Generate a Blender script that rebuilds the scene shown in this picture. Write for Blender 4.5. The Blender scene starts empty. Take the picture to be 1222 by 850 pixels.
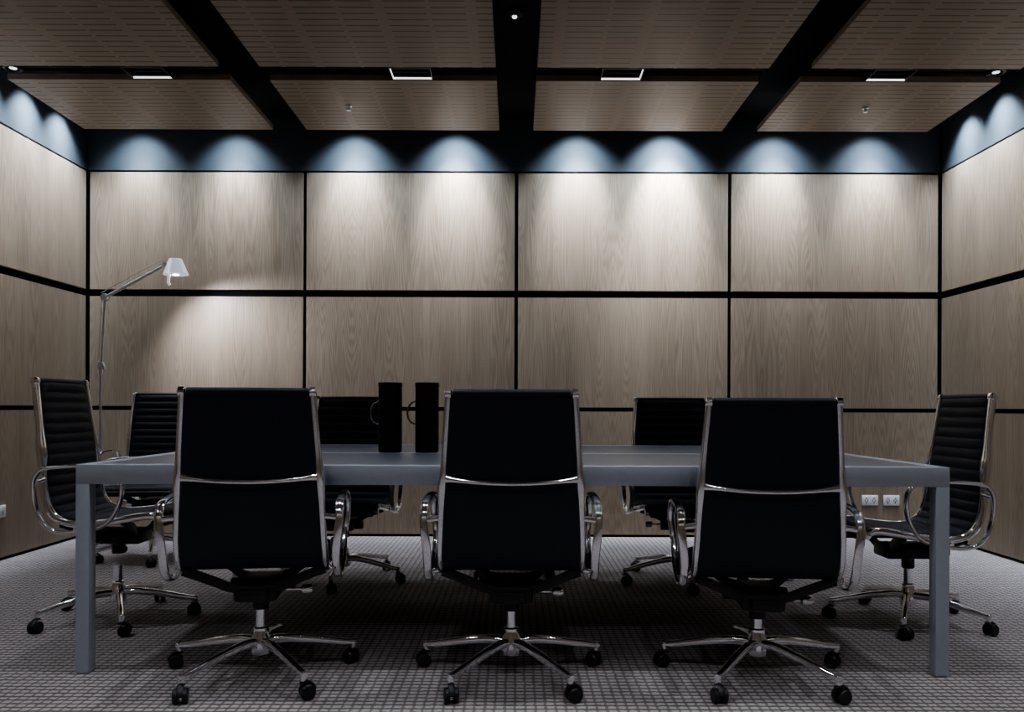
import bpy, math, random
from mathutils import Vector, Matrix
random.seed(3)
S = bpy.context.scene
COL = S.collection
try:
    S.view_settings.view_transform = 'AgX'
    S.view_settings.look = 'AgX - Medium High Contrast'
except Exception:
    pass

# ------------------------------------------------------------------ materials
def mat(name):
    m = bpy.data.materials.new(name); m.use_nodes = True
    nt = m.node_tree
    return m, nt, nt.nodes["Principled BSDF"]

def M(nt, op, a, b=None, c=None):
    n = nt.nodes.new("ShaderNodeMath"); n.operation = op
    for i, v in enumerate((a, b, c)):
        if v is None: continue
        if isinstance(v, (int, float)): n.inputs[i].default_value = v
        else: nt.links.new(v, n.inputs[i])
    return n.outputs[0]

def ramp(nt, fac, stops):
    r = nt.nodes.new("ShaderNodeValToRGB")
    el = r.color_ramp.elements
    while len(el) < len(stops): el.new(0.5)
    for e, (p, c) in zip(el, stops):
        e.position = p; e.color = (*c, 1)
    nt.links.new(fac, r.inputs[0])
    return r.outputs[0]

def comb(nt, x, y, z):
    n = nt.nodes.new("ShaderNodeCombineXYZ")
    for i, v in enumerate((x, y, z)):
        if isinstance(v, (int, float)): n.inputs[i].default_value = v
        else: nt.links.new(v, n.inputs[i])
    return n.outputs[0]

def noise(nt, vec, scale=1, detail=2, rough=.5):
    n = nt.nodes.new("ShaderNodeTexNoise")
    n.inputs["Scale"].default_value = scale; n.inputs["Detail"].default_value = detail
    n.inputs["Roughness"].default_value = rough
    nt.links.new(vec, n.inputs["Vector"])
    return n.outputs[0]

def coords(nt):
    tc = nt.nodes.new("ShaderNodeTexCoord"); s = nt.nodes.new("ShaderNodeSeparateXYZ")
    nt.links.new(tc.outputs["Object"], s.inputs[0])
    return tc.outputs["Object"], s.outputs[0], s.outputs[1], s.outputs[2]

def bump(nt, p, h, strength, dist=.002):
    b = nt.nodes.new("ShaderNodeBump"); b.inputs["Strength"].default_value = strength
    b.inputs["Distance"].default_value = dist
    nt.links.new(h, b.inputs["Height"]); nt.links.new(b.outputs[0], p.inputs["Normal"])

def simple(name, col, rough=.5, metal=0, spec=.5, var=.08, vs=40, sheen=0):
    m, nt, p = mat(name)
    o, x, y, z = coords(nt)
    n = noise(nt, o, vs, 3)
    c = ramp(nt, n, [(.3, tuple(v*(1-var) for v in col)), (.7, tuple(min(1, v*(1+var)) for v in col))])
    nt.links.new(c, p.inputs["Base Color"])
    p.inputs["Roughness"].default_value = rough; p.inputs["Metallic"].default_value = metal
    p.inputs["Specular IOR Level"].default_value = spec
    if sheen:
        p.inputs["Sheen Weight"].default_value = sheen
        p.inputs["Sheen Tint"].default_value = (.4, .55, 1, 1)
    return m

def emis(name, col, strength, base=None):
    m, nt, p = mat(name)
    p.inputs["Base Color"].default_value = (*(base or col), 1)
    p.inputs["Emission Color"].default_value = (*col, 1)
    p.inputs["Emission Strength"].default_value = strength
    return m

def wood_wall():
    m, nt, p = mat("oak_veneer")
    o, x, y, z = coords(nt)
    h = M(nt, 'ADD', M(nt, 'ADD', x, y), 40.0)
    lvl = M(nt, 'ADD', M(nt, 'GREATER_THAN', z, .96), M(nt, 'GREATER_THAN', z, 1.826))
    pid = M(nt, 'FLOOR', M(nt, 'DIVIDE', M(nt, 'ADD', x, 8.0), 1.6))
    leaf = .14
    u = M(nt, 'PINGPONG', h, leaf)
    idx = M(nt, 'FLOOR', M(nt, 'DIVIDE', h, leaf*2))
    seed = M(nt, 'ADD', M(nt, 'MULTIPLY', pid, 5.3), M(nt, 'MULTIPLY', lvl, 2.7))
    v1 = comb(nt, M(nt, 'MULTIPLY', u, 9.5), M(nt, 'ADD', seed, M(nt, 'MULTIPLY', idx, .35)), M(nt, 'MULTIPLY', z, .6))
    n1 = noise(nt, v1, 1.0, 1.0, .4)
    rings = M(nt, 'ADD', M(nt, 'MULTIPLY', M(nt, 'SINE', M(nt, 'MULTIPLY', n1, 170.0)), .5), .5)
    v2 = comb(nt, M(nt, 'MULTIPLY', h, 190.0), 0.0, M(nt, 'MULTIPLY', z, 4.0))
    n2 = noise(nt, v2, 1.0, 3, .6)
    v3 = comb(nt, M(nt, 'MULTIPLY', h, 9.0), seed, M(nt, 'MULTIPLY', z, .4))
    n3 = noise(nt, v3, 1.0, 2, .5)
    f = M(nt, 'ADD', M(nt, 'ADD', M(nt, 'MULTIPLY', rings, .17), M(nt, 'MULTIPLY', n2, .46)), M(nt, 'MULTIPLY', n3, .40))
    c = ramp(nt, f, [(.25, (.185, .142, .104)), (.55, (.29, .232, .176)), (.85, (.375, .308, .240))])
    nt.links.new(c, p.inputs["Base Color"])
    p.inputs["Roughness"].default_value = .42
    p.inputs["Specular IOR Level"].default_value = .3
    bump(nt, p, n2, .1, .001)
    return m

def wood_ceiling():
    m, nt, p = mat("slotted_timber")
    o, x, y, z = coords(nt)
    row = M(nt, 'DIVIDE', M(nt, 'ADD', y, 10.0), .064)
    fy = M(nt, 'FRACT', row)
    xs = M(nt, 'ADD', x, 20.0)
    fx = M(nt, 'FRACT', M(nt, 'DIVIDE', xs, .225))
    gx = M(nt, 'FRACT', M(nt, 'DIVIDE', xs, .45))
    slot = M(nt, 'MULTIPLY', M(nt, 'LESS_THAN', fy, .16), M(nt, 'LESS_THAN', fx, .90))
    slot = M(nt, 'MULTIPLY', slot, M(nt, 'LESS_THAN', gx, .88))
    g = nt.nodes.new("ShaderNodeNewGeometry"); s2 = nt.nodes.new("ShaderNodeSeparateXYZ")
    nt.links.new(g.outputs["Normal"], s2.inputs[0])
    slot = M(nt, 'MULTIPLY', slot, M(nt, 'GREATER_THAN', M(nt, 'ABSOLUTE', s2.outputs[2]), .5))
    v2 = comb(nt, M(nt, 'MULTIPLY', x, 6.0), M(nt, 'MULTIPLY', y, 90.0), 0.0)
    n2 = noise(nt, v2, 1.0, 3, .6)
    c = ramp(nt, n2, [(.3, (.19, .145, .108)), (.7, (.25, .197, .150))])
    mx = nt.nodes.new("ShaderNodeMix"); mx.data_type = 'RGBA'
    nt.links.new(slot, mx.inputs[0]); nt.links.new(c, mx.inputs[6]); mx.inputs[7].default_value = (.035, .027, .022, 1)
    nt.links.new(mx.outputs[2], p.inputs["Base Color"])
    p.inputs["Roughness"].default_value = .5
    return m

def carpet():
    m, nt, p = mat("woven_carpet")
    o, x, y, z = coords(nt)
    c1 = .033
    wob = M(nt, 'MULTIPLY', M(nt, 'SUBTRACT', noise(nt, o, 40, 2), .5), .014)
    fx = M(nt, 'FRACT', M(nt, 'DIVIDE', M(nt, 'ADD', M(nt, 'ADD', x, 20.0), wob), c1))
    fy = M(nt, 'FRACT', M(nt, 'DIVIDE', M(nt, 'ADD', M(nt, 'ADD', y, 20.0), wob), c1))
    dx = M(nt, 'LESS_THAN', fx, .28); dy = M(nt, 'LESS_THAN', fy, .36)
    dark = M(nt, 'MAXIMUM', M(nt, 'MULTIPLY', dx, .6), dy)
    n = noise(nt, o, 260, 3, .7); nb = noise(nt, o, 3, 3, .6)
    light = M(nt, 'SUBTRACT', 1.0, dark)
    f = M(nt, 'ADD', M(nt, 'ADD', M(nt, 'MULTIPLY', light, .54), .04), M(nt, 'ADD', M(nt, 'MULTIPLY', n, .3), M(nt, 'MULTIPLY', nb, .12)))
    c = ramp(nt, f, [(.12, (.085, .075, .075)), (.5, (.235, .21, .21)), (.85, (.46, .42, .42))])
    nt.links.new(c, p.inputs["Base Color"])
    p.inputs["Roughness"].default_value = .95; p.inputs["Specular IOR Level"].default_value = .1
    bump(nt, p, f, .6, .006)
    return m

WOOD = wood_wall(); CEIL = wood_ceiling(); CARPET = carpet()
BLACKGAP = simple("black_reveal", (.004, .004, .005), .8, spec=.05)
BLUE = simple("slate_blue_paint", (.058, .072, .086), .6, spec=.2, var=.03)
SOFFIT = simple("black_soffit", (.007, .008, .011), .7, spec=.15)
CHROME = simple("polished_aluminium", (.90, .91, .95), .09, 1.0, var=.02)
FABRIC = simple("black_fabric", (.008, .011, .020), .55, spec=.35, var=.3, vs=300, sheen=.06)
RUB = simple("black_plastic", (.012, .012, .014), .4, spec=.4)
DARKMET = simple("dark_cast_metal", (.02, .02, .023), .35, .5)
TABLE = simple("grey_powder_coat", (.46, .50, .59), .36, .35, var=.03)
TOP = simple("dark_slate_laminate", (.14, .155, .20), .32, .1, var=.04)
GROOVE = simple("groove_black", (.01, .01, .012), .6)
JUG = simple("matt_black_enamel", (.004, .004, .005), .5, spec=.2)
WHITE = simple("white_plastic", (.75, .77, .8), .4, var=.02)
LAMPAL = simple("satin_aluminium", (.60, .63, .68), .28, .85, var=.02)
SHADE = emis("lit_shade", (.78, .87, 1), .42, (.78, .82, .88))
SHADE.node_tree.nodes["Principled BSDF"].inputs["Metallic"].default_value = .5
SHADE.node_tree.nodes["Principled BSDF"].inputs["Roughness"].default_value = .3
GLOW = emis("lamp_glow", (.85, .92, 1), 1.6)
GLOWL = emis("reflector_glow", (.95, .97, 1), 1.6)
BULB = emis("bulb_glow", (.9, .95, 1), 14)

# ------------------------------------------------------------------ mesh builder
class B:
    def __init__(s): s.v = []; s.f = []; s.m = []
    def add(s, vs, fs, mi=0):
        o = len(s.v); s.v += [tuple(v) for v in vs]
        s.f += [tuple(i+o for i in f) for f in fs]; s.m += [mi]*len(fs)
    def box(s, x0, x1, y0, y1, z0, z1, mi=0, b=0.0):
        if b <= 0:
            vs = [(x, y, z) for z in (z0, z1) for y in (y0, y1) for x in (x0, x1)]
            s.add(vs, [(0, 2, 3, 1), (4, 5, 7, 6), (0, 1, 5, 4), (2, 6, 7, 3), (0, 4, 6, 2), (1, 3, 7, 5)], mi); return
        import bmesh
        bm = bmesh.new()
        bmesh.ops.create_cube(bm, size=1)
        for v in bm.verts:
            v.co = Vector(((x0+x1)/2+v.co.x*(x1-x0), (y0+y1)/2+v.co.y*(y1-y0), (z0+z1)/2+v.co.z*(z1-z0)))
        bmesh.ops.bevel(bm, geom=list(bm.edges), offset=b, segments=2, affect='EDGES', profile=.5)
        bm.verts.index_update()
        s.add([v.co[:] for v in bm.verts], [[v.index for v in f.verts] for f in bm.faces], mi); bm.free()
    def lathe(s, prof, c=(0, 0, 0), seg=24, axis='Z', mi=0, mtx=None):
        vs = []
        for r, h in prof:
            for k in range(seg):
                a = 2*math.pi*k/seg
                if axis == 'Z': p = Vector((r*math.cos(a), r*math.sin(a), h))
                elif axis == 'X': p = Vector((h, r*math.cos(a), r*math.sin(a)))
                else: p = Vector((r*math.sin(a), h, r*math.cos(a)))
                if mtx: p = mtx @ p
                vs.append(p+Vector(c))
        fs = []
        n = len(prof)
        for i in range(n-1):
            for k in range(seg):
                k2 = (k+1) % seg
                fs.append((i*seg+k, i*seg+k2, (i+1)*seg+k2, (i+1)*seg+k))
        fs.append(tuple(reversed(range(seg)))); fs.append(tuple((n-1)*seg+k for k in range(seg)))
        s.add(vs, fs, mi)
    def tube(s, pts, a, b=None, closed=False, ref=(1, 0, 0), seg=12, mi=0, pw=1.0, scl=None):
        b = a if b is None else b
        pts = [Vector(p) for p in pts]; n = len(pts); ref = Vector(ref); vs = []
        for i, p in enumerate(pts):
            if closed: t = pts[(i+1) % n]-pts[i-1]
            else: t = pts[min(i+1, n-1)]-pts[max(i-1, 0)]
            t.normalize()
            n1 = ref-ref.dot(t)*t
            if n1.length < 1e-4: n1 = Vector((0, 1, 0))-Vector((0, 1, 0)).dot(t)*t
            n1.normalize(); n2 = t.cross(n1)
            k = scl[i] if scl else 1.0
            for j in range(seg):
                th = 2*math.pi*(j+.5)/seg; ca, sa = math.cos(th), math.sin(th)
                ca = math.copysign(abs(ca)**pw, ca); sa = math.copysign(abs(sa)**pw, sa)
                vs.append(p+n1*a*k*ca+n2*b*k*sa)
        fs = []
        for i in range(n if closed else n-1):
            i2 = (i+1) % n
            for j in range(seg):
                j2 = (j+1) % seg
                fs.append((i*seg+j, i*seg+j2, i2*seg+j2, i2*seg+j))
        if not closed:
            fs.append(tuple(reversed(range(seg)))); fs.append(tuple((n-1)*seg+k for k in range(seg)))
        s.add(vs, fs, mi)
    def obj(s, name, mats, parent=None, smooth=True, ang=40, loc=None):
        me = bpy.data.meshes.new(name); me.from_pydata(s.v, [], s.f)
        for m in (mats if isinstance(mats, (list, tuple)) else [mats]): me.materials.append(m)
        me.polygons.foreach_set("material_index", s.m)
        me.update()
        import bmesh
        bm = bmesh.new(); bm.from_mesh(me); bmesh.ops.recalc_face_normals(bm, faces=bm.faces); bm.to_mesh(me); bm.free()
        if smooth:
            me.polygons.foreach_set("use_smooth", [True]*len(me.polygons))
            me.set_sharp_from_angle(angle=math.radians(ang))
        o = bpy.data.objects.new(name, me); COL.objects.link(o)
        if parent: o.parent = parent
        if loc: o.location = loc
        return o

def empty(name, loc=(0, 0, 0), rz=0, label=None, cat=None, group=None):
    o = bpy.data.objects.new(name, None); o.empty_display_size = .1
    o.location = loc; o.rotation_euler = (0, 0, rz); COL.objects.link(o)
    tag(o, label, cat, group); return o
def tag(o, label=None, cat=None, group=None, kind=None):
    if label: o["label"] = label
    if cat: o["category"] = cat
    if group: o["group"] = group
    if kind: o["kind"] = kind
    return o

def catmull(P, per=10, closed=False):
    P = [Vector(p) for p in P]; n = len(P); out = []
    rng = n if closed else n-1
    for i in range(rng):
        p0 = P[(i-1) % n] if (closed or i > 0) else P[0]*2-P[1]
        p1 = P[i]; p2 = P[(i+1) % n]
        p3 = P[(i+2) % n] if (closed or i+2 < n) else P[-1]*2-P[-2]
        for k in range(per):
            t = k/per
            out.append(.5*((2*p1)+(-p0+p2)*t+(2*p0-5*p1+4*p2-p3)*t*t+(-p0+3*p1-3*p2+p3)*t**3))
    if not closed: out.append(P[-1])
    return out

def resample(pts, step):
    L = [0]
    for a, b in zip(pts, pts[1:]): L.append(L[-1]+(b-a).length)
    tot = L[-1]; n = int(round(tot/step)); out = []; j = 0
    for i in range(n+1):
        s = tot*i/n
        while j < len(L)-2 and L[j+1] < s: j += 1
        f = (s-L[j])/max(1e-9, L[j+1]-L[j]); out.append((s, pts[j].lerp(pts[j+1], f)))
    return out

# ------------------------------------------------------------------ room
XL, XR, YB, YF, ZC = -3.22, 3.19, 6.17, -1.6, 3.14
ZJ = [.02, .945, .975, 1.80, 1.852, 2.733]
def wall(name, axis, fixed, sgn, a0, joints, a1):
    b = B()
    def bx(h0, h1, z0, z1, d0, d1, mi):
        p, q = sorted((fixed+sgn*d0, fixed+sgn*d1))
        if axis == 'X': b.box(h0, h1, p, q, z0, z1, mi)
        else: b.box(p, q, h0, h1, z0, z1, mi)
    bx(a0-.12, a1+.12, 0, ZC, -.12, -.03, 0)
    bx(a0, a1, 2.75, ZC, -.03, -.005, 1)
    js = [a0]+joints+[a1]
    g = .013
    for i in range(len(js)-1):
        h0 = js[i]+(g if i > 0 else .02); h1 = js[i+1]-(g if i < len(js)-2 else .02)
        for z0, z1 in ((ZJ[0], ZJ[1]), (ZJ[2], ZJ[3]), (ZJ[4], ZJ[5])):
            bx(h0, h1, z0, z1, -.03, 0, 2)
    o = b.obj(name, [BLACKGAP, BLUE, WOOD], smooth=False)
    tag(o, kind="structure"); return o
wall("wall_back", 'X', YB, -1, XL, [-1.587, .004, 1.606], XR)
wall("wall_left", 'Y', XL, 1, YF, [-.23, 1.37, 2.97, 4.57], YB)
wall("wall_right", 'Y', XR, -1, YF, [-.23, 1.37, 2.97, 4.57], YB)
wall("wall_front", 'X', YF, 1, XL, [-1.587, .004, 1.606], XR)
b = B(); b.box(XL-.1, XR+.1, YF-.1, YB+.1, -.1, 0)
tag(b.obj("floor", CARPET, smooth=False), kind="structure")

b = B()
b.box(XL-.1, XR+.1, YF-.1, YB+.1, ZC, ZC+.1, 0)
ZP = 2.93
colx = [(-3.05, -1.716), (-1.479, -.120), (.120, 1.452), (1.700, 2.90)]
rows = [(4.92, 5.80), (2.86, 4.73), (.80, 2.67), (-1.3, .61)]
for x0, x1 in colx:
    for y0, y1 in rows:
        b.box(x0, x1, y0, y1, ZP, ZP+.035, 1)
for y0, y1 in ((4.73, 4.92), (2.67, 2.86), (.61, .80)):
    for k in range(3):
        yy = y0+.035+k*.05
        for x0, x1 in colx:
            b.box(x0, x1, yy, yy+.018, ZP+.03, ZP+.06, 2)
tag(b.obj("ceiling", [SOFFIT, CEIL, SOFFIT], smooth=False), kind="structure")

# ------------------------------------------------------------------ lights
def spot(name, loc, target, power, ang, blend=.6, col=(.86, .93, 1), rad=.03, parent=None):
    l = bpy.data.lights.new(name, 'SPOT'); l.energy = power; l.spot_size = math.radians(ang); l.spot_blend = blend
    l.color = col; l.shadow_soft_size = rad
    o = bpy.data.objects.new(name, l); COL.objects.link(o)
    o.location = loc; d = Vector(target)-Vector(loc)
    o.rotation_euler = d.to_track_quat('-Z', 'Y').to_euler()
    if parent:
        o.parent = parent; o.location = Vector(loc)-parent.location
    return o

rb = B(); rb.lathe([(.05, .012), (.052, 0), (.044, -.004), (.040, .0), (.036, .012)], seg=28)
ring_me = rb.obj("trim_ring", RUB)
lb = B(); lb.lathe([(.020, .006), (.020, .003), (.012, .001), (.004, .0)], seg=24)
lens_me = lb.obj("lamp_lens", GLOW)
first = [True]
def downlight(x, y, z, tgt, power, ang, blend, col=(.84, .91, 1), rad=.02, extra=None):
    e = empty("downlight", (x, y, z), label="small round recessed ceiling downlight with glowing lens", cat="downlight", group="round downlights along the walls")
    if first[0]:
        r, l = ring_me, lens_me; first[0] = False
    else:
        r, l = ring_me.copy(), lens_me.copy(); COL.objects.link(r); COL.objects.link(l)
    r.parent = e; l.parent = e
    spot("downlight_lamp", (x, y, z-.012), tgt, power, ang, blend, col, rad, e)
    if extra: spot("downlight_beam", (x, y, z-.012), *extra, 1.0, (.90, .94, 1), rad, e)
pw = {-2.815: .40, -2.10: .48, -1.21: .9, -.453: 1.35, .46: 1.2, 1.12: 2.5, 1.94: .95, 2.66: .75}
for x, k in pw.items():
    downlight(x, 5.92, ZC-.014, (x, 6.17, 2.52), 45+32*k, 96, 1.0, (.72, .86, 1), .04, ((x, 6.17, 2.45), 190*k, 52))
for y in (1.6, 3.4, 4.45, 4.95, 5.40, 5.80):
    for X, sg in ((XL, 1), (XR, -1)):
        downlight(X+sg*.17, y, ZC-.014, (X, y, 2.65), 95, 90, 1.0, (.75, .87, 1), .03, ((X, y, 2.45), 60, 50))
for x in (-2.3, -.8, .8, 2.3):  # unseen front-wall washers, added to brighten the chrome and the table front
    downlight(x, YF+.3, ZC-.014, (x, YF, 2.3), 95, 90, 1.0)
downlight(-2.955, 4.82, ZP+.02, (-2.9, 4.75, 0), 32, 80, .7)
downlight(2.82, 4.83, ZP+.02, (2.8, 4.75, 0), 32, 80, .7)

def square_light(x, y, power, ang=118):
    e = empty("recessed_light", (x, y, ZP), label="square recessed ceiling light with bright inner reflector", cat="ceiling light", group="square lights in the ceiling slots")
    f = B(); w, d = .115, .078
    t = .006
    f.box(-w-t, w+t, d, d+t, 0, .10); f.box(-w-t, w+t, -d-t, -d, 0, .10)
    f.box(-w-t, -w, -d, d, 0, .10); f.box(w, w+t, -d, d, 0, .10); f.box(-w-t, w+t, -d-t, d+t, .10, .11)
    f.obj("housing", RUB, e, smooth=False)
    g = B()
    g.box(-w, w, d-.002, d, .001, .012)
    if abs(x) < 1:
        sx = -1 if x < 0 else 1
        p, q = sorted((sx*w, sx*(w-.002)))
        g.box(p, q, -d, d-.003, .001, .012)
    g.obj("reflector", GLOWL, e, smooth=False)
    spot("recessed_lamp", (x, y, ZP+.03), (x, y, 0), power, ang, .7, (.9, .94, 1), .05, e)
for x in (-2.17, -.62, .62, 2.20):
    square_light(x, 4.825, 22, 80)
    square_light(x, 2.765, 68, 94)  # unseen row, added to light the foreground
    square_light(x, .705, 84, 110)  # another out-of-view row, added as foreground fill light

def sprinkler(x, y):
    b = B(); b.lathe([(.022, 0.004), (.022, -.005), (.009, -.008), (.008, -.024), (.015, -.026), (.015, -.029), (.004, -.031)], seg=20)
    o = b.obj("sprinkler_head", LAMPAL, loc=(x, y, ZP)); tag(o, "small metal ceiling sprinkler head", "sprinkler", "ceiling sprinklers")
sprinkler(-1.09, 5.34); sprinkler(2.27, 5.34)
b = B(); b.lathe([(.05, 0), (.05, -.012), (.03, -.022), (.012, -.024)], seg=24, mi=0)
b.lathe([(.014, -.024), (.012, -.032), (.004, -.035)], seg=16, mi=1)
o = b.obj("ceiling_sensor", [RUB, GLOW], loc=(-.012, 4.50, ZC-.0)); tag(o, "small round ceiling sensor with white centre", "sensor")

# ------------------------------------------------------------------ table
TX0, TX1, TY0, TY1, TZ = -1.59, 1.573, 2.97, 4.67, .76
cx, cy = (TX0+TX1)/2, (TY0+TY1)/2
T = empty("conference_table", (cx, cy, 0), label="long grey metal conference table with dark slate top", cat="table")
hx, hy = (TX1-TX0)/2, (TY1-TY0)/2
fr = B(); lw = .050
fr.box(-hx, hx, -hy, -hy+.05, TZ-.071, TZ, 0, .003); fr.box(-hx, hx, hy-.05, hy, TZ-.071, TZ, 0, .003)
fr.box(-hx, -hx+.05, -hy+.05, hy-.05, TZ-.071, TZ, 0, .003); fr.box(hx-.05, hx, -hy+.05, hy-.05, TZ-.071, TZ, 0, .003)
fr.box(-hx+.05, hx-.05, -.03, .03, TZ-.06, TZ-.0005, 0)
fr.obj("apron_frame", TABLE, T, ang=30)
tp = B()
tp.box(-hx+.056, hx-.056, -hy+.056, -.036, TZ-.03, TZ-.002, 0); tp.box(-hx+.056, hx-.056, .036, hy-.056, TZ-.03, TZ-.002, 0)
tp.box(-hx+.05, hx-.05, -hy+.05, hy-.05, TZ-.045, TZ-.031, 1)
tp.obj("tabletop", [TOP, GROOVE], T, smooth=False)
for sx in (-1, 1):
    for sy in (-1, 1):
        l = B(); l.box(-lw/2, lw/2, -lw/2, lw/2, .006, TZ-.070, 0, .003); l.box(-.020, .020, -.020, .020, 0, .008, 0)
        l.obj("leg", TABLE, T, ang=30, loc=(sx*(hx-lw/2), sy*(hy-lw/2), 0))

# ------------------------------------------------------------------ chair
PROF = [(-.262, 1.018), (-.248, .92), (-.232, .80), (-.218, .68), (-.212, .60), (-.200, .52), (-.172, .452), (-.12, .415),
        (-.04, .405), (.06, .414), (.16, .43), (.235, .440), (.275, .432), (.298, .408)]
cpts = catmull([(0, y, z) for y, z in PROF], 14)
RS = resample(cpts, .005)
TOT = RS[-1][0]
RB = .335
def halfw(s):
    f = s/TOT
    k = [(0, .202), (.27, .223), (.5, .235), (.8, .235), (1, .220)]
    for (a, va), (c, vc) in zip(k, k[1:]):
        if f <= c: return va+(vc-va)*(f-a)/(c-a)
    return .220
def frame_at(i):
    a = RS[max(0, i-1)][1]; c = RS[min(len(RS)-1, i+1)][1]
    t = (c-a).normalized(); return t, Vector((0, -t.z, t.y))
def sling(i0, i1):
    bb = B(); vs = []; nx = 9
    xs = [-1, -.97, -.85, -.5, 0, .5, .85, .97, 1]
    ring = 2*nx
    for i in range(i0, i1+1):
        s, p = RS[i]; t, n = frame_at(i); w = halfw(s)
        rib = abs(math.sin(math.pi*s/.046))**.45
        for x in xs:
            e = 1-abs(x)**12
            vs.append(p+Vector((x*w, 0, 0))+n*(.004+(.004+.012*rib)*e))
        for x in reversed(xs):
            vs.append(p+Vector((x*w, 0, 0))-n*(.005+.001*rib))
    fs = []; n = i1-i0+1
    for i in range(n-1):
        for j in range(ring):
            j2 = (j+1) % ring; fs.append((i*ring+j, i*ring+j2, (i+1)*ring+j2, (i+1)*ring+j))
    fs.append(tuple(range(ring))); fs.append(tuple((n-1)*ring+j for j in range(ring)))
    bb.add(vs, fs); return bb
isplit = int(len(RS)*.52)

def build_chair():
    E = empty("office_chair")
    parts = []
    def P(o): parts.append(o); return o
    bk = sling(0, isplit)
    tpnt = RS[0][1]
    bk.lathe([(.006, -.196), (.013, -.194), (.014, 0), (.013, .194), (.006, .196)], c=(0, tpnt.y, tpnt.z+.003), axis='X', seg=16)
    P(bk.obj("backrest", FABRIC, ang=60))
    st = sling(isplit, len(RS)-1)
    e = RS[-1][1]
    st.lathe([(.006, -.214), (.014, -.212), (.015, 0), (.014, .212), (.006, .214)], c=(0, e.y, e.z), axis='X', seg=16)
    P(st.obj("seat", FABRIC, ang=60))
    for sx in (-1, 1):
        r = B(); pts = []; sc = []
        for i in range(0, len(RS), 4):
            s, p = RS[i]; t, n = frame_at(i)
            pts.append(p+Vector((sx*(halfw(s)+.008), 0, 0)))
            sc.append(1.0+.40*math.exp(-((s-.30)/.06)**2))
        r.tube(pts, .0112, .0165, ref=(1, 0, 0), seg=14, pw=.85, scl=sc)
        for q, rr in ((pts[0], .018), (pts[-1], .018)):
            r.lathe([(rr*.7, -.012), (rr, -.009), (rr, .009), (rr*.7, .012)], c=q+Vector((0, 0, .002)), axis='X', seg=20)
        P(r.obj("side_rail", CHROME))
    sp = B(); pts = []; sc = []
    for k in range(-16, 17):
        u = k/16; pts.append((u*.226, -.230-.020*(1-abs(u)**4), .720+.016*u*u)); sc.append(.85+1.2*abs(u)**8)
    sp.tube(pts, .006, .0085, ref=(0, 1, 0), seg=12, pw=.95, scl=sc)
    P(sp.obj("back_spreader", CHROME))
    LOOP = [(-.165, .648), (-.05, .657), (.07, .655), (.130, .632), (.150, .57), (.130, .485), (.08, .415), (-.01, .384), (-.11, .376),
            (-.175, .405), (-.214, .48), (-.220, .58), (-.202, .63)]
    for sx in (-1, 1):
        a = B()
        pts = catmull([(sx*(.284+(.010 if z > .5 else 0)), y, z) for y, z in LOOP], 7, True)
        a.tube(pts, .0145, .0085, closed=True, ref=(1, 0, 0), seg=14, pw=.75)
        for y, z in ((-.207, .60), (-.04, .395)):
            a.tube([(sx*.24, y, z), (sx*.265, y-.004, z-.003), (sx*.288, y-.008, z-.006)], .011, ref=(0, 1, 0), seg=10)
        P(a.obj("armrest", CHROME))
    for y in (-.13, .13):
        u = B(); z0 = .408 if y < 0 else .418
        pts = [(-.238, y, z0-.003), (-.20, y, z0-.016), (-.13, y*.95, z0-.045), (-.08, y*.85, .340), (0, y*.8, .334),
               (.08, y*.85, .340), (.13, y*.95, z0-.045), (.20, y, z0-.016), (.238, y, z0-.003)]
        u.tube(catmull(pts, 4), .012, .017, ref=(0, 1, 0), seg=10, pw=.6)
        P(u.obj("seat_spreader", DARKMET))
    mch = B()
    mch.box(-.075, .075, -.13, .13, .29, .352, 0, .014); mch.box(-.05, .05, -.17, -.10, .30, .340, 0, .008)
    mch.lathe([(.022, -.115), (.025, -.11), (.025, .11), (.022, .115)], c=(0, .05, .318), axis='X', seg=20)
    P(mch.obj("tilt_mechanism", DARKMET))
    kn = B()
    kn.tube([(.06, -.03, .315), (.15, -.03, .313)], .005, ref=(0, 1, 0), seg=8)
    kn.lathe([(.008, .145), (.016, .15), (.017, .178), (.012, .186)], c=(0, -.03, .313), axis='X', seg=16)
    P(kn.obj("tension_knob", CHROME))
    col = B()
    col.lathe([(.026, .240), (.028, .245), (.028, .30)], seg=24)
    P(col.obj("column_sleeve", RUB))
    cc = B()
    cc.lathe([(.019, .10), (.019, .241), (.021, .243), (.021, .248)], seg=24)
    P(cc.obj("gas_column", CHROME))
    ba = B()
    ba.lathe([(.020, .075), (.032, .078), (.036, .095), (.034, .140), (.028, .150), (.028, .172), (.022, .176)], seg=32)
    R = RB
    for k in range(5):
        th = math.radians(90+72*k)
        d = Vector((math.cos(th), math.sin(th), 0)); sd = (-math.sin(th), math.cos(th), 0)
        pts = [d*r+Vector((0, 0, z)) for r, z in ((.02, .122), (.08, .124), (.16, .114), (.24, .099), (.30, .087), (R, .082), (R+.010, .082))]
        ba.tube(catmull(pts, 4), .0155, .0155, ref=sd, seg=12, pw=.75,
                scl=[1.1-.45*i/(4*6) for i in range(25)])
        ba.lathe([(.009, .060), (.011, .064), (.011, .090), (.008, .093)], c=d*R, seg=14)
    P(ba.obj("star_base", CHROME))
    cb = B()
    for sx in (-1, 1):
        c0 = sx*.015
        cb.lathe([(.010, c0-.009), (.022, c0-.009), (.0255, c0-.005), (.0255, c0+.005), (.022, c0+.009), (.010, c0+.009)], c=(0, .012, .0255), axis='X', seg=24)
    cb.tube(catmull([(0, -.012, .054), (0, .0, .060), (0, .016, .058), (0, .032, .046), (0, .039, .032)], 4), .011, .004, ref=(1, 0, 0), seg=10)
    cb.lathe([(.008, .053), (.008, .068)], c=(0, 0, 0), seg=12)
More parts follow.
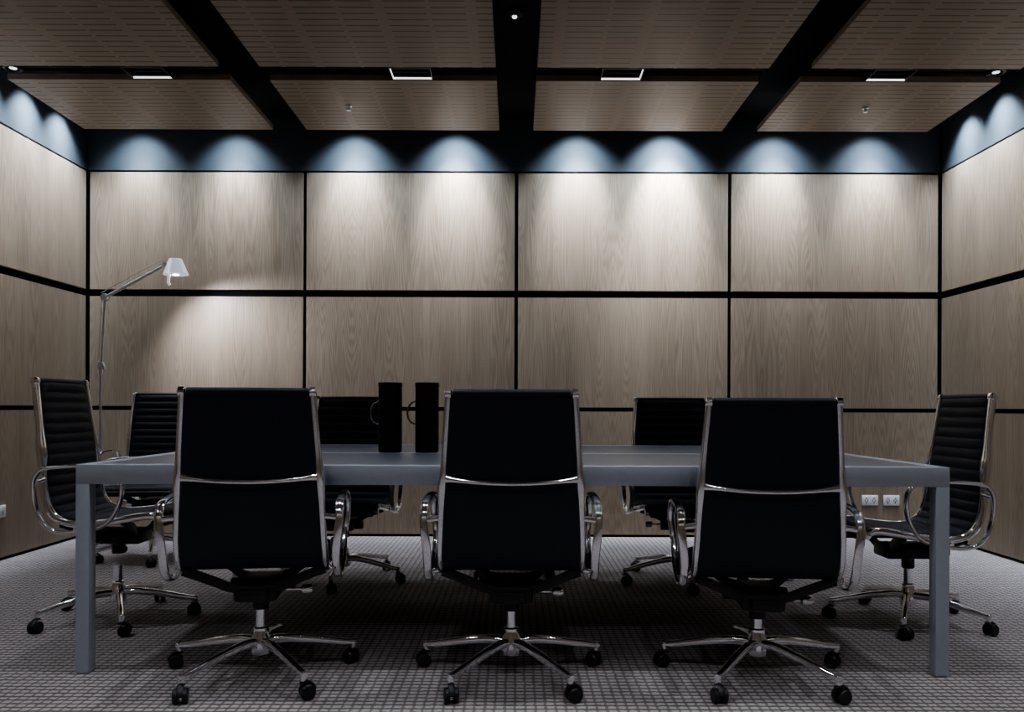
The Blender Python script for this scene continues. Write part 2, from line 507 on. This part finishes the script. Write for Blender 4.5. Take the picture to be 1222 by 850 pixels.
    cb.lathe([(.006, -.023), (.006, .023)], c=(0, .012, .0255), axis='X', seg=12)
    c0 = cb.obj("caster", RUB)
    casters = []
    for k in range(5):
        c = c0 if k == 0 else c0.copy()
        if k: COL.objects.link(c)
        casters.append(c)
    for o in parts+casters: o.parent = E
    return E, parts, casters
E0, P0, C0 = build_chair()
def base_name(o): return o.name.split('.')[0]
def place(E, parts, casters, loc, rz, brot, lift, label, sc=1.0):
    E.location = loc; E.rotation_euler = (0, 0, rz)
    tag(E, label, "chair", "black office chairs around the table")
    br = brot-rz
    for o in parts:
        n = base_name(o)
        if n == "star_base": o.rotation_euler = (0, 0, br)
        elif n == "gas_column": pass
        else: o.location = (0, 0, lift)
    for k, c in enumerate(casters):
        R = RB; th = math.radians(90+72*k)+br
        c.location = (R*math.cos(th), R*math.sin(th), 0); c.rotation_euler = (0, 0, [.4, 1.9, 3.3, -1.2, .9][k]+br)
def copy_chair():
    E = E0.copy(); COL.objects.link(E); ps = []; cs = []
    for src, dst in ((P0, ps), (C0, cs)):
        for o in src:
            q = o.copy(); COL.objects.link(q); q.parent = E; dst.append(q)
    return E, ps, cs
LB = "black ribbed swivel chair with chrome frame, "
D = math.radians
chairs = [
    ((-.920, 2.98, 0), D(7.5), D(5), .0, LB+"tucked under table"),
    ((-.012, 2.98, 0), D(0), D(0), -.003, LB+"tucked under table"),
    ((.880, 2.98, 0), D(-5.5), D(-2), -.028, LB+"seat set low"),
    ((-.96, 4.62, 0), D(180), D(180), .0, LB+"tucked under table"),
    ((-.01, 4.90, 0), D(180), D(0), .0, LB+"tucked under table"),
    ((.925, 4.62, 0), D(180), D(180), .0, LB+"tucked under table"),
    ((-1.815, 3.76, 0), D(-89), D(-8), .060, LB+"at table end, raised"),
    ((1.800, 3.76, 0), D(90), D(8), .005, LB+"at table end"),
    ((-2.32, 5.28, 0), D(186), D(200), .03, LB+"near the lamp"),
]
sets = [(E0, P0, C0)]+[copy_chair() for _ in chairs[1:]]
for s, c in zip(sets, chairs): place(*s, *c)

# ------------------------------------------------------------------ jugs
HST = simple("handle_steel", (.35, .36, .4), .2, 1.0)
def jug(x, y):
    e = empty("vacuum_jug", (x, y, TZ), label="tall slim matt black jug with thin ring handle", cat="jug", group="black jugs on the table")
    b = B(); b.lathe([(.050, 0), (.054, .003), (.055, .01), (.055, .302), (.053, .304)], seg=40); b.obj("body", JUG, e)
    l = B(); l.lathe([(.0545, .305), (.0565, .308), (.0565, .324), (.055, .327), (.02, .328)], seg=40)
    l.obj("lid", JUG, e)
    h = B(); pts = []
    for k in range(-20, 21):
        a = math.pi/2*1.15*k/20
        pts.append((-.056-.036*math.cos(a), -.0, .185+.052*math.sin(a)))
    h.tube(pts, .0045, ref=(0, 1, 0), seg=10)
    h.obj("handle", HST, e)
jug(-.588, 3.86); jug(-.415, 3.86)

# ------------------------------------------------------------------ floor lamp
LX, LY = -2.905, 5.75
L = empty("floor_lamp", (LX, LY, 0), label="aluminium swing-arm floor lamp with conical shade, switched on", cat="lamp")
b = B(); b.lathe([(.15, 0), (.152, .006), (.150, .016), (.02, .02), (.016, .03)], seg=48); b.obj("base", LAMPAL, L)
b = B(); b.lathe([(.010, .018), (.010, 1.20), (.015, 1.205), (.015, 1.27)], seg=20)
b.tube([(-.016, 0, 1.245), (.032, -.0, 1.245)], .016, ref=(0, 1, 0)); b.obj("pole", LAMPAL, L)
j1 = Vector((.005, 0, 1.26)); j2 = Vector((.030, 0, 1.735)); j3 = Vector((.455, 0, 1.965))
b = B(); b.tube([j1, j2], .009, ref=(0, 1, 0)); b.tube([j1+Vector((-.02, 0, .02)), j2+Vector((-.022, 0, .02))], .0025, ref=(0, 1, 0))
b.lathe([(.024, -.02), (.026, -.016), (.026, .016), (.024, .02)], c=j2, axis='Y', seg=24)
b.lathe([(.022, -.02), (.024, -.016), (.024, .016), (.022, .02)], c=j1, axis='Y', seg=24)
b.obj("lower_arm", LAMPAL, L)
b = B(); b.tube([j2-(j3-j2)*.06, j3], .012, ref=(0, 1, 0)); b.tube([j2+Vector((-.03, 0, .03)), j3+Vector((-.03, 0, .035))], .0025, ref=(0, 1, 0))
b.lathe([(.019, -.02), (.021, -.016), (.021, .016), (.019, .02)], c=j3, axis='Y', seg=24)
b.obj("upper_arm", LAMPAL, L)
sc = Vector((.525, 0, 1.895)); rot = Matrix.Rotation(D(-2), 4, 'Y')
b = B(); b.lathe([(.083, 0), (.085, .0), (.045, .103), (.042, .110), (.026, .112), (.026, .106), (.040, .102), (.082, .001)], c=sc, seg=40, mtx=rot)
b.tube([j3, sc+Vector((-.02, 0, .110))], .010, ref=(0, 1, 0)); b.obj("lamp_shade", [SHADE], L, ang=25)
b = B(); b.lathe([(.012, .07), (.016, .04), (.026, .012), (.022, -.002), (.008, -.006)], c=sc, seg=24, mtx=rot)
b.obj("bulb", BULB, L)
b = B(); b.tube([sc+Vector((-.035, -.03, .01)), sc+Vector((-.040, -.03, -.06)), sc+Vector((-.030, -.03, -.075))], .010, ref=(0, 1, 0)); b.obj("shade_handle", SHADE, L)
spot("floor_lamp_light", (LX+.53, LY-.0, 1.865), (LX+.53+.42, LY+.42, 1.15), 58, 130, .9, (.86, .90, 1), .04, L)

# ------------------------------------------------------------------ power outlets
def outlet(loc, rz, lab="white double power outlet plate on the timber wall"):
    e = empty("power_outlet", loc, rz, lab, "outlet", "wall power outlets")
    p = B(); p.box(-.06, .06, -.010, 0, -.038, .038, 0, .003); p.obj("cover_plate", WHITE, e)
    for sx in (-1, 1):
        q = B()
        q.box(sx*.028-.003, sx*.028+.003, -.0108, -.0098, -.022, -.008)
        q.box(sx*.028-.012, sx*.028-.008, -.0108, -.0098, -.008, .006); q.box(sx*.028+.008, sx*.028+.012, -.0108, -.0098, -.008, .006)
        q.obj("socket", GROOVE, e, smooth=False)
        r = B(); r.box(sx*.028-.007, sx*.028+.007, -.014, -.0095, .016, .030, 0, .002); r.obj("switch", WHITE, e)
outlet((2.665, YB, .285), 0); outlet((2.825, YB, .285), 0)
outlet((-2.885, YB, .30), 0)
outlet((XL, 5.12, .31), D(90))

# ------------------------------------------------------------------ world + camera
w = bpy.data.worlds.new("World"); S.world = w; w.use_nodes = True
w.node_tree.nodes["Background"].inputs[0].default_value = (.5, .6, .8, 1)
w.node_tree.nodes["Background"].inputs[1].default_value = .05
cd = bpy.data.cameras.new("Camera"); cam = bpy.data.objects.new("Camera", cd); COL.objects.link(cam)
cam.location = (0, 0, .97); cam.rotation_euler = (math.pi/2, D(-.2), 0)
cd.sensor_width = 36; cd.lens = 980/1222*36
cd.shift_x = -4/1222; cd.shift_y = 62/1222
cd.clip_start = .05
S.camera = cam
